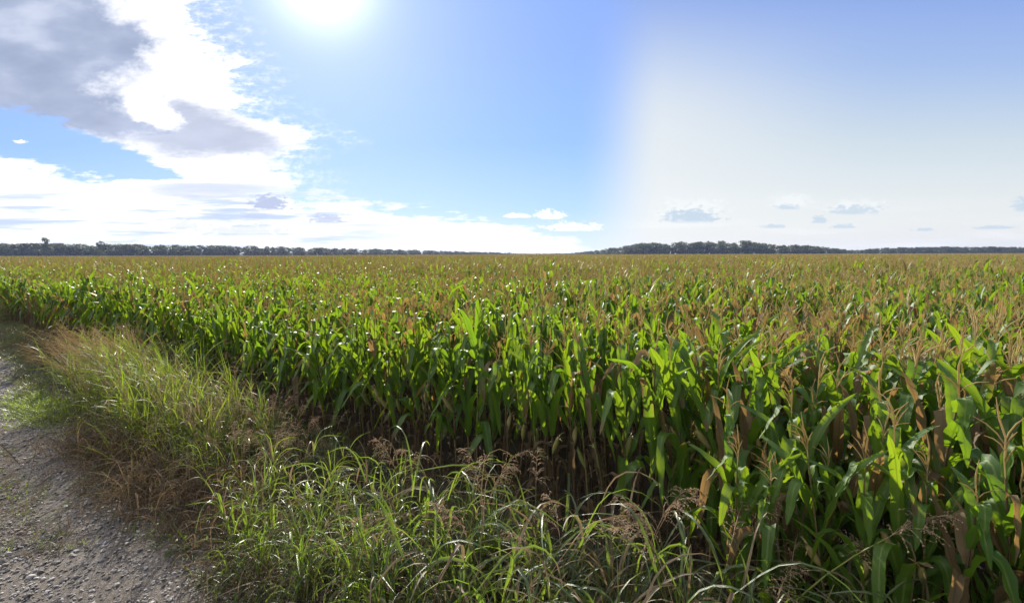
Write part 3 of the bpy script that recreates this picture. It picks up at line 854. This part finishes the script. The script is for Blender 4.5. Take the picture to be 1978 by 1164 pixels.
# (slope x/y, depth) and the height of the tree tops along each wood
def wood(u0, u1, depth, height, count, label, group, seed, back=3):
    r = np.random.default_rng(seed)
    us, u = [], u0
    while u < u1:
        us.append(u + r.normal(0, 0.1) * interp(height, u) / interp(depth, u))
        u += interp(height, u) / interp(depth, u) * r.uniform(0.34, 0.60)
    count = len(us)
    for k, u in enumerate(us):
        y = interp(depth, u) * r.uniform(.985, 1.015); h = interp(height, u) * r.choice([r.uniform(.74, .9), r.uniform(.88, 1.06)])
        tree(u * y, y, h, r.uniform(1.2, 2.0), label, group)
    for b in range(back):
        for u in np.array(us) + r.normal(0, .006, count):
            if b > 0 and r.random() < .3: continue
            y = interp(depth, u) * (1.025 + .03 * b) * r.uniform(.99, 1.01); h = interp(height, u) * r.uniform(.80, 1.05) * (1.0 + .02 * b)
            wood_p.append((u * y, y, 0)); wood_r.append((0, 0, r.uniform(0, 6.28))); wood_s.append(h); wood_v.append(int(r.integers(0, 8)))
    # brush under the trees' skirts
    for u in np.repeat(us, 4) + r.normal(0, .5, count * 4) * np.repeat([interp(height, q) / interp(depth, q) for q in us], 4):
        y = interp(depth, u) * r.uniform(.98, 1.0); h = interp(height, u) * r.uniform(.5, .85)
        wood_p.append((u * y, y, -0.25 * h)); wood_r.append((0, 0, r.uniform(0, 6.28))); wood_s.append(h); wood_v.append(int(r.integers(0, 8)))

wood(-1.08, -0.02, [(-1.1, 440), (-.6, 520), (-.4, 640), (-.2, 820), (0, 1100)], [(-1.1, 15.5), (-.9, 15), (-.6, 13.5), (-.4, 13), (-.2, 11.5), (-.04, 8), (0, 6.5)], 92,
     'grey green broadleaf tree in the long wood across the field', 'trees of the long wood', 11)
wood(-0.03, 0.16, [(-.03, 1150), (.16, 1200)], [(-.03, 5.5), (0.0, 6.5), (.03, 4.6), (.1, 5.5), (.16, 8)], 20,
     'small far tree in the low hedge between the two woods', 'trees of the far hedge', 12, 1)
wood(0.13, 0.66, [(.13, 1000), (.22, 700), (.6, 700), (.66, 800)], [(.13, 7), (.19, 12), (.25, 18.5), (.36, 21.5), (.46, 21), (.5, 17), (.56, 15.5), (.61, 13), (.66, 8.5)], 48,
     'dark green broadleaf tree in the domed wood', 'trees of the domed wood', 13)
wood(0.665, 1.06, [(.66, 880), (1.1, 880)], [(.66, 8.5), (.72, 13), (.82, 14.5), (.9, 14), (1.06, 13)], 36,
     'dark tree in the flat-topped wood beyond the brown tassels', 'trees of the flat-topped wood', 14)
tree(-0.905 * 455, 455, 19.8, .75, 'tallest tree, its round top standing clear above the long wood', 'trees of the long wood', 1)
tree(-0.80 * 462, 462, 17.0, .55, 'narrow tree poking just above the long wood beside the tallest tree', 'trees of the long wood', 3)
tree(-0.005 * 1120, 1120, 9.0, .6, 'lone slim tree standing above the far hedge at the lowest dip', 'trees of the far hedge', 5)
WV = []
for tr_, cr_ in TV:
    mb_o = bpy.data.objects.new('wood_source', cr_); WV.append(mb_o)
wd = scatter('woodland', wood_p, wood_r, wood_s, wood_v, WV)
props(wd, 'dense mass of trees and brush behind the front trees of the woods', 'woodland')

# pale shrub at the far end of the verge
r = np.random.default_rng(5)
root = obj('shrub', None, loc=P(30.3, 3.9)); props(root, 'small pale yellow-green shrub on the verge at the far end of the corn', 'shrub')
mb, sm = MB(), MB()
for k in range(9):
    a = r.uniform(0, 6.28); e = r.uniform(.8, 1.5); L = r.uniform(.4, .75); tip = np.array([cos(e) * cos(a), cos(e) * sin(a), sin(e)]) * L
    tube(sm, [(0, 0, 0), tuple(tip * .5 + [0, 0, .05]), tuple(tip)], [.012, .008, .004], 5, .5, 0)
    for j in range(110):
        p = tip + r.normal(0, .17, 3); d = r.normal(0, 1, 3); d /= np.linalg.norm(d); q = np.cross(d, r.normal(0, 1, 3)); q /= np.linalg.norm(q)
        sz = r.uniform(.02, .05); p[2] = max(p[2], .05)
        mb.add([p - d * sz, p - q * sz * .45, p + d * sz, p + q * sz * .45], [(0, 1, 2, 3)], (0, 0, r.random()), 0, 0)
obj('stems', sm.mesh('shrub_stems', [M['bark']]), root); obj('foliage', mb.mesh('shrub_foliage', [M['shrub']]), root)

# ------------------------------------------------------------------ sky
F_, CP, SP = 989.0, cos(R(5.26)), sin(R(5.26))
def uv(px, py):
    """photo pixel -> slopes (x/y, z/y) of the sky direction"""
    dx, d = px - 989, py - 582
    fw = F_ * CP - d * SP; up = -(d * CP + F_ * SP)
    return dx / fw, up / fw
w = bpy.data.worlds.new('World'); scene.world = w; w.use_nodes = True
w.node_tree.nodes.clear(); t = NT(w.node_tree)
dirv = t.n('ShaderNodeTexCoord').outputs['Generated']
dx, dy, dz = t.sep(dirv)
yc = t.m('MAXIMUM', dy, 0.08)
U = t.m('DIVIDE', dx, yc); Vv = t.m('DIVIDE', dz, yc)
sky = t.n('ShaderNodeTexSky', sky_type='NISHITA'); sky.sun_disc = False
sky.sun_elevation = SUN_EL; sky.sun_rotation = SUN_AZ; sky.altitude = 30; sky.air_density = 1.0; sky.dust_density = 0.6; sky.ozone_density = 1.5
nish = t.vm('SCALE', sky.outputs[0], scale=0.05)
vn = t.m('DIVIDE', Vv, 0.7)
skyL = t.ramp(vn, [(0.0, (0.70, 0.86, 1.0)), (0.12, (0.43, 0.67, 1.0)), (0.3, (0.28, 0.51, 1.0)), (0.55, (0.25, 0.43, 0.98)), (1.0, (0.20, 0.36, 0.92))])
skyR = t.ramp(vn, [(0.0, (0.84, 0.85, 0.86)), (0.14, (0.79, 0.82, 0.83)), (0.3, (0.62, 0.71, 0.78)), (0.5, (0.38, 0.52, 0.82)), (0.75, (0.23, 0.36, 0.80)), (1.0, (0.2, 0.33, 0.8))])
seam = t.ss(U, uv(1110, 0)[0], uv(1290, 0)[0])
nearseam = t.m('MULTIPLY', seam, t.m('MULTIPLY', t.ss(U, 0.75, 0.2), t.ss(Vv, 0.5, 0.22)))
skyR = t.mix(t.m('MULTIPLY', nearseam, 0.75), skyR, (0.82, 0.84, 0.84))
ramped = t.mix(seam, skyL, skyR)
front = t.ss(dy, 0.1, 0.4)
base = t.mix(t.m('MULTIPLY', front, 0.8), nish, ramped)
# bright air round the sun
sd = Vector((sin(SUN_AZ) * cos(SUN_EL), cos(SUN_AZ) * cos(SUN_EL), sin(SUN_EL)))
cosang = t.vm('DOT_PRODUCT', dirv, tuple(sd))
ang = t.m('ARCCOSINE', t.m('MINIMUM', cosang, 0.99999))
glow = t.m('MULTIPLY', t.m('POWER', 2.718, t.m('MULTIPLY', t.m('MULTIPLY', ang, ang), -1 / (0.068 ** 2))), 0.85)
glow = t.m('ADD', glow, t.m('MULTIPLY', t.m('POWER', 2.718, t.m('MULTIPLY', ang, -1 / 0.17)), 0.34))
base = t.mix(1.0, base, t.vm('SCALE', t.comb(0.95, 0.98, 1.0), scale=glow), 'ADD')

# clouds
def ell(px, py, a, b, rotd=0.0, soft=0.5, amp=0.6, scale=18.0, stretch=2.0, detail=5):
    u0, v0 = uv(px, py); a /= F_; b /= F_
    du, dv = t.m('SUBTRACT', U, u0), t.m('SUBTRACT', Vv, v0)
    c, s_ = cos(R(rotd)), sin(R(rotd))
    e1 = t.m('DIVIDE', t.m('ADD', t.m('MULTIPLY', du, c), t.m('MULTIPLY', dv, s_)), a)
    e2 = t.m('DIVIDE', t.m('SUBTRACT', t.m('MULTIPLY', dv, c), t.m('MULTIPLY', du, s_)), b)
    q = t.m('SQRT', t.m('ADD', t.m('MULTIPLY', e1, e1), t.m('MULTIPLY', e2, e2)))
    if amp:
        nz = t.noise(t.comb(U, t.m('MULTIPLY', Vv, stretch), px * 0.01), scale, detail + 2, 0.65)
        q = t.m('ADD', q, t.m('MULTIPLY', t.m('SUBTRACT', nz, 0.5), amp * 4))
    return t.ss(q, 1.0 + soft / 2, 1.0 - soft / 2)
def puff(px, py, a, b, soft=0.7, amp=0.9):
    # a small cloud with a ragged top and a flatter base
    m_ = ell(px, py, a, b, 0, soft, amp, 60 + 500 / a, 2.2, 3)
    v0 = uv(px, py)[1]; q = b / F_
    return t.m('MULTIPLY', m_, t.ss(Vv, v0 - q * 0.9, v0 - q * 0.35))
def edge_curve(var, lo, hi, pts, vlo, vhi):
    x = t.m('DIVIDE', t.m('SUBTRACT', var, lo), hi - lo, clamp=True)
    ps = sorted(((a - lo) / (hi - lo), (b - vlo) / (vhi - vlo)) for a, b in pts)
    c = t.curve(x, ps)
    return t.m('ADD', t.m('MULTIPLY', c, vhi - vlo), vlo)
nA = t.noise(t.comb(U, t.m('MULTIPLY', Vv, 2.4), 0.0), 6.0, 8, 0.5)
nB = t.noise(t.comb(U, t.m('MULTIPLY', Vv, 3.2), 3.0), 11.0, 9, 0.66)
nC = t.noise(t.comb(U, t.m('MULTIPLY', Vv, 14.0), 7.0), 3.0, 7, 0.62)
nD = t.noise(t.comb(U, t.m('MULTIPLY', Vv, 2.0), 11.0), 34.0, 8, 0.7)
# right-hand outline of the great cloud
ep = [uv(x, y)[::-1] for x, y in ((330, -260), (390, 0), (392, 55), (450, 105), (468, 170), (530, 235), (600, 266), (545, 300), (575, 345), (590, 380), (620, 430), (640, 480))]
xe = edge_curve(Vv, 0.0, 0.85, ep, -0.75, -0.3)
edge_ = (t.m('ADD', t.m('SUBTRACT', xe, U), t.m('MULTIPLY', t.m('ADD', t.m('MULTIPLY', t.m('SUBTRACT', nB, 0.5), 0.75), t.m('MULTIPLY', t.m('SUBTRACT', nD, 0.5), 0.40)), 0.36)))
m1 = t.m('MAXIMUM', t.ss(edge_, -0.02, 0.04), t.m('MULTIPLY', t.m('MULTIPLY', t.ss(edge_, -0.13, 0.03), 0.6), t.ss(nD, 0.42, 0.68)))
hole = t.m('MAXIMUM', ell(70, 275, 210, 52, -13, 0.30, 0.4, 12, 3.5), ell(250, 320, 90, 20, -10, 0.4, 0.5, 14, 5))
m1 = t.m('MULTIPLY', m1, t.m('SUBTRACT', 1.0, hole))
# the low bank along the skyline
lp = [uv(x, y) for x, y in ((-60, 300), (0, 302), (100, 335), (180, 362), (350, 372), (600, 372), (720, 398), (880, 414), (985, 434), (1050, 452), (1120, 470), (1180, 486))]
ve = edge_curve(U, -1.2, 0.3, lp, 0.0, 0.35)
m2 = t.ss(t.m('ADD', t.m('SUBTRACT', ve, Vv), t.m('MULTIPLY', t.m('ADD', t.m('SUBTRACT', nC, 0.5), t.m('SUBTRACT', nB, 0.5)), 0.16)), -0.006, 0.02)
m2 = t.m('MULTIPLY', m2, t.ss(U, 0.2, 0.05))
cm = t.m('MAXIMUM', m1, m2)
for a in ((1062, 417, 26, 9), (1100, 440, 46, 9), (998, 417, 22, 5), (690, 393, 40, 6), (40, 272, 10, 4)):
    cm = t.m('MAXIMUM', cm, puff(*a))
cloudcol = (1.08, 1.08, 1.12)
# grey undersides
g1 = t.m('MULTIPLY', ell(30, 60, 260, 165, -24, 0.5, 0.45, 6, 1.8), t.m('ADD', 0.85, t.m('MULTIPLY', t.ss(nA, 0.70, 0.4), 0.25)), clamp=True)
g2 = ell(350, 248, 190, 46, -9, 0.7, 0.35, 10, 3)
g3 = ell(100, 200, 240, 40, -15, 0.7, 0.4, 10, 2.5)
g4 = ell(400, 365, 110, 14, 0, 0.8, 0.4, 10, 4)
grey = t.m('MAXIMUM', t.m('MAXIMUM', g1, t.m('MULTIPLY', g2, 0.8)), t.m('MAXIMUM', g3, t.m('MULTIPLY', g4, 0.45)))
bright = ell(290, 210, 62, 26, -20, 0.4, 0.5, 14, 2)
grey = t.m('MULTIPLY', grey, t.m('SUBTRACT', 1.0, bright))
cloud = t.mix(grey, cloudcol, t.mix(t.ss(nA, 0.3, 0.75), (0.30, 0.36, 0.51), (0.46, 0.52, 0.68)))
# blue-grey streaks in the low bank
streak = t.m('MULTIPLY', t.ss(nC, 0.43, 0.6), t.m('MULTIPLY', t.ss(Vv, 0.17, 0.09), t.ss(U, 0.0, -0.45)))
cloud = t.mix(t.m('MULTIPLY', streak, 0.95), cloud, (0.50, 0.60, 0.84))
col = t.mix(cm, base, cloud)
# small dark puffs
puffs = t.m('MAXIMUM', puff(520, 394, 36, 17), t.m('MULTIPLY', puff(632, 424, 32, 10), 0.8))
for q, f in (((355, 434), .5), ((490, 415), .4), ((470, 445), .5)):
    puffs = t.m('MAXIMUM', puffs, t.m('MULTIPLY', puff(q[0], q[1], 75 if q[1] > 440 else 24, 12), f))
col = t.mix(puffs, col, (0.46, 0.52, 0.70))
rp = puff(1338, 420, 46, 16)
for q in ((1652, 409, 34, 7), (1522, 402, 18, 4), (1585, 428, 12, 5), (1628, 439, 16, 4), (1493, 439, 16, 3), (1920, 442, 26, 3), (1985, 400, 22, 12), (1780, 446, 16, 2.5)):
    rp = t.m('MAXIMUM', rp, t.m('MULTIPLY', puff(q[0], q[1], q[2] * 1.2, q[3] * 1.4), .85))
rim = t.m('MAXIMUM', t.m('MAXIMUM', puff(1338, 412, 56, 22, 1.0), puff(1652, 402, 48, 13, 1.0)), puff(1530, 392, 34, 14, 1.0))
col = t.mix(t.m('MULTIPLY', rim, 0.22), col, (0.98, 0.98, 0.98))
col = t.mix(rp, col, (0.50, 0.60, 0.69))
low = t.m('MULTIPLY', t.m('MULTIPLY', t.ss(U, .15, .3), t.ss(Vv, .11, .02)), t.ss(nC, .45, .7))
col = t.mix(t.m('MULTIPLY', low, .35), col, (0.93, 0.94, 0.95))
col = t.mix(t.ss(dz, 0.0, -0.02), col, (0.25, 0.25, 0.22))
bg = t.n('ShaderNodeBackground'); bg.inputs['Strength'].default_value = 0.1
t.link(t.vm('SCALE', col, scale=6.9), bg.inputs['Color'])
out = t.n('ShaderNodeOutputWorld'); t.link(bg.outputs[0], out.inputs[0])

# ------------------------------------------------------------------ the air between here and the woods
me = bpy.data.meshes.new('haze')
hx, hy0, hy1, hz0, hz1 = 1700, -250, 1750, -1.0, 34
V = [(x, y, z) for z in (hz0, hz1) for y in (hy0, hy1) for x in (-hx, hx)]
me.from_pydata(V, [], [(0, 2, 3, 1), (4, 5, 7, 6), (0, 1, 5, 4), (2, 6, 7, 3), (0, 4, 6, 2), (1, 3, 7, 5)]); me.update()
m, t = new_mat('haze'); pv = t.n('ShaderNodeVolumePrincipled')
pv.inputs['Color'].default_value = (0.50, 0.62, 1.0, 1); pv.inputs['Density'].default_value = 0.00012; pv.inputs['Anisotropy'].default_value = 0.3
out = t.n('ShaderNodeOutputMaterial'); t.link(pv.outputs[0], out.inputs['Volume']); me.materials.append(m)
hz = obj('haze', me); props(hz, 'pale blue haze in the air over the field', 'haze', None, 'stuff')

# ------------------------------------------------------------------ sun, camera
L = bpy.data.lights.new('sun', 'SUN'); L.energy = 5.0; L.angle = R(0.53); L.color = (1.0, 0.93, 0.80)
so = bpy.data.objects.new('sun', L); COL.objects.link(so)
so.rotation_euler = sd.to_track_quat('Z', 'Y').to_euler()
cd = bpy.data.cameras.new('camera'); cd.sensor_width = 36; cd.lens = 18.0; cd.clip_start = 0.05; cd.clip_end = 9000
co = bpy.data.objects.new('camera', cd); COL.objects.link(co); co.location = (0, 0, CAM_H)
co.rotation_euler = (Matrix.Rotation(R(90 - 5.26), 3, 'X') @ Matrix.Rotation(R(-0.15), 3, 'Z')).to_euler()
scene.camera = co
vs = scene.view_settings; vs.view_transform = 'Standard'; vs.look = 'None'; vs.exposure = 0.8; vs.gamma = 1.0
scene.cycles.max_bounces = 8; scene.cycles.transmission_bounces = 4; scene.cycles.diffuse_bounces = 2; scene.cycles.glossy_bounces = 2
scene.cycles.use_denoising = True; scene.cycles.denoiser = 'OPENIMAGEDENOISE'
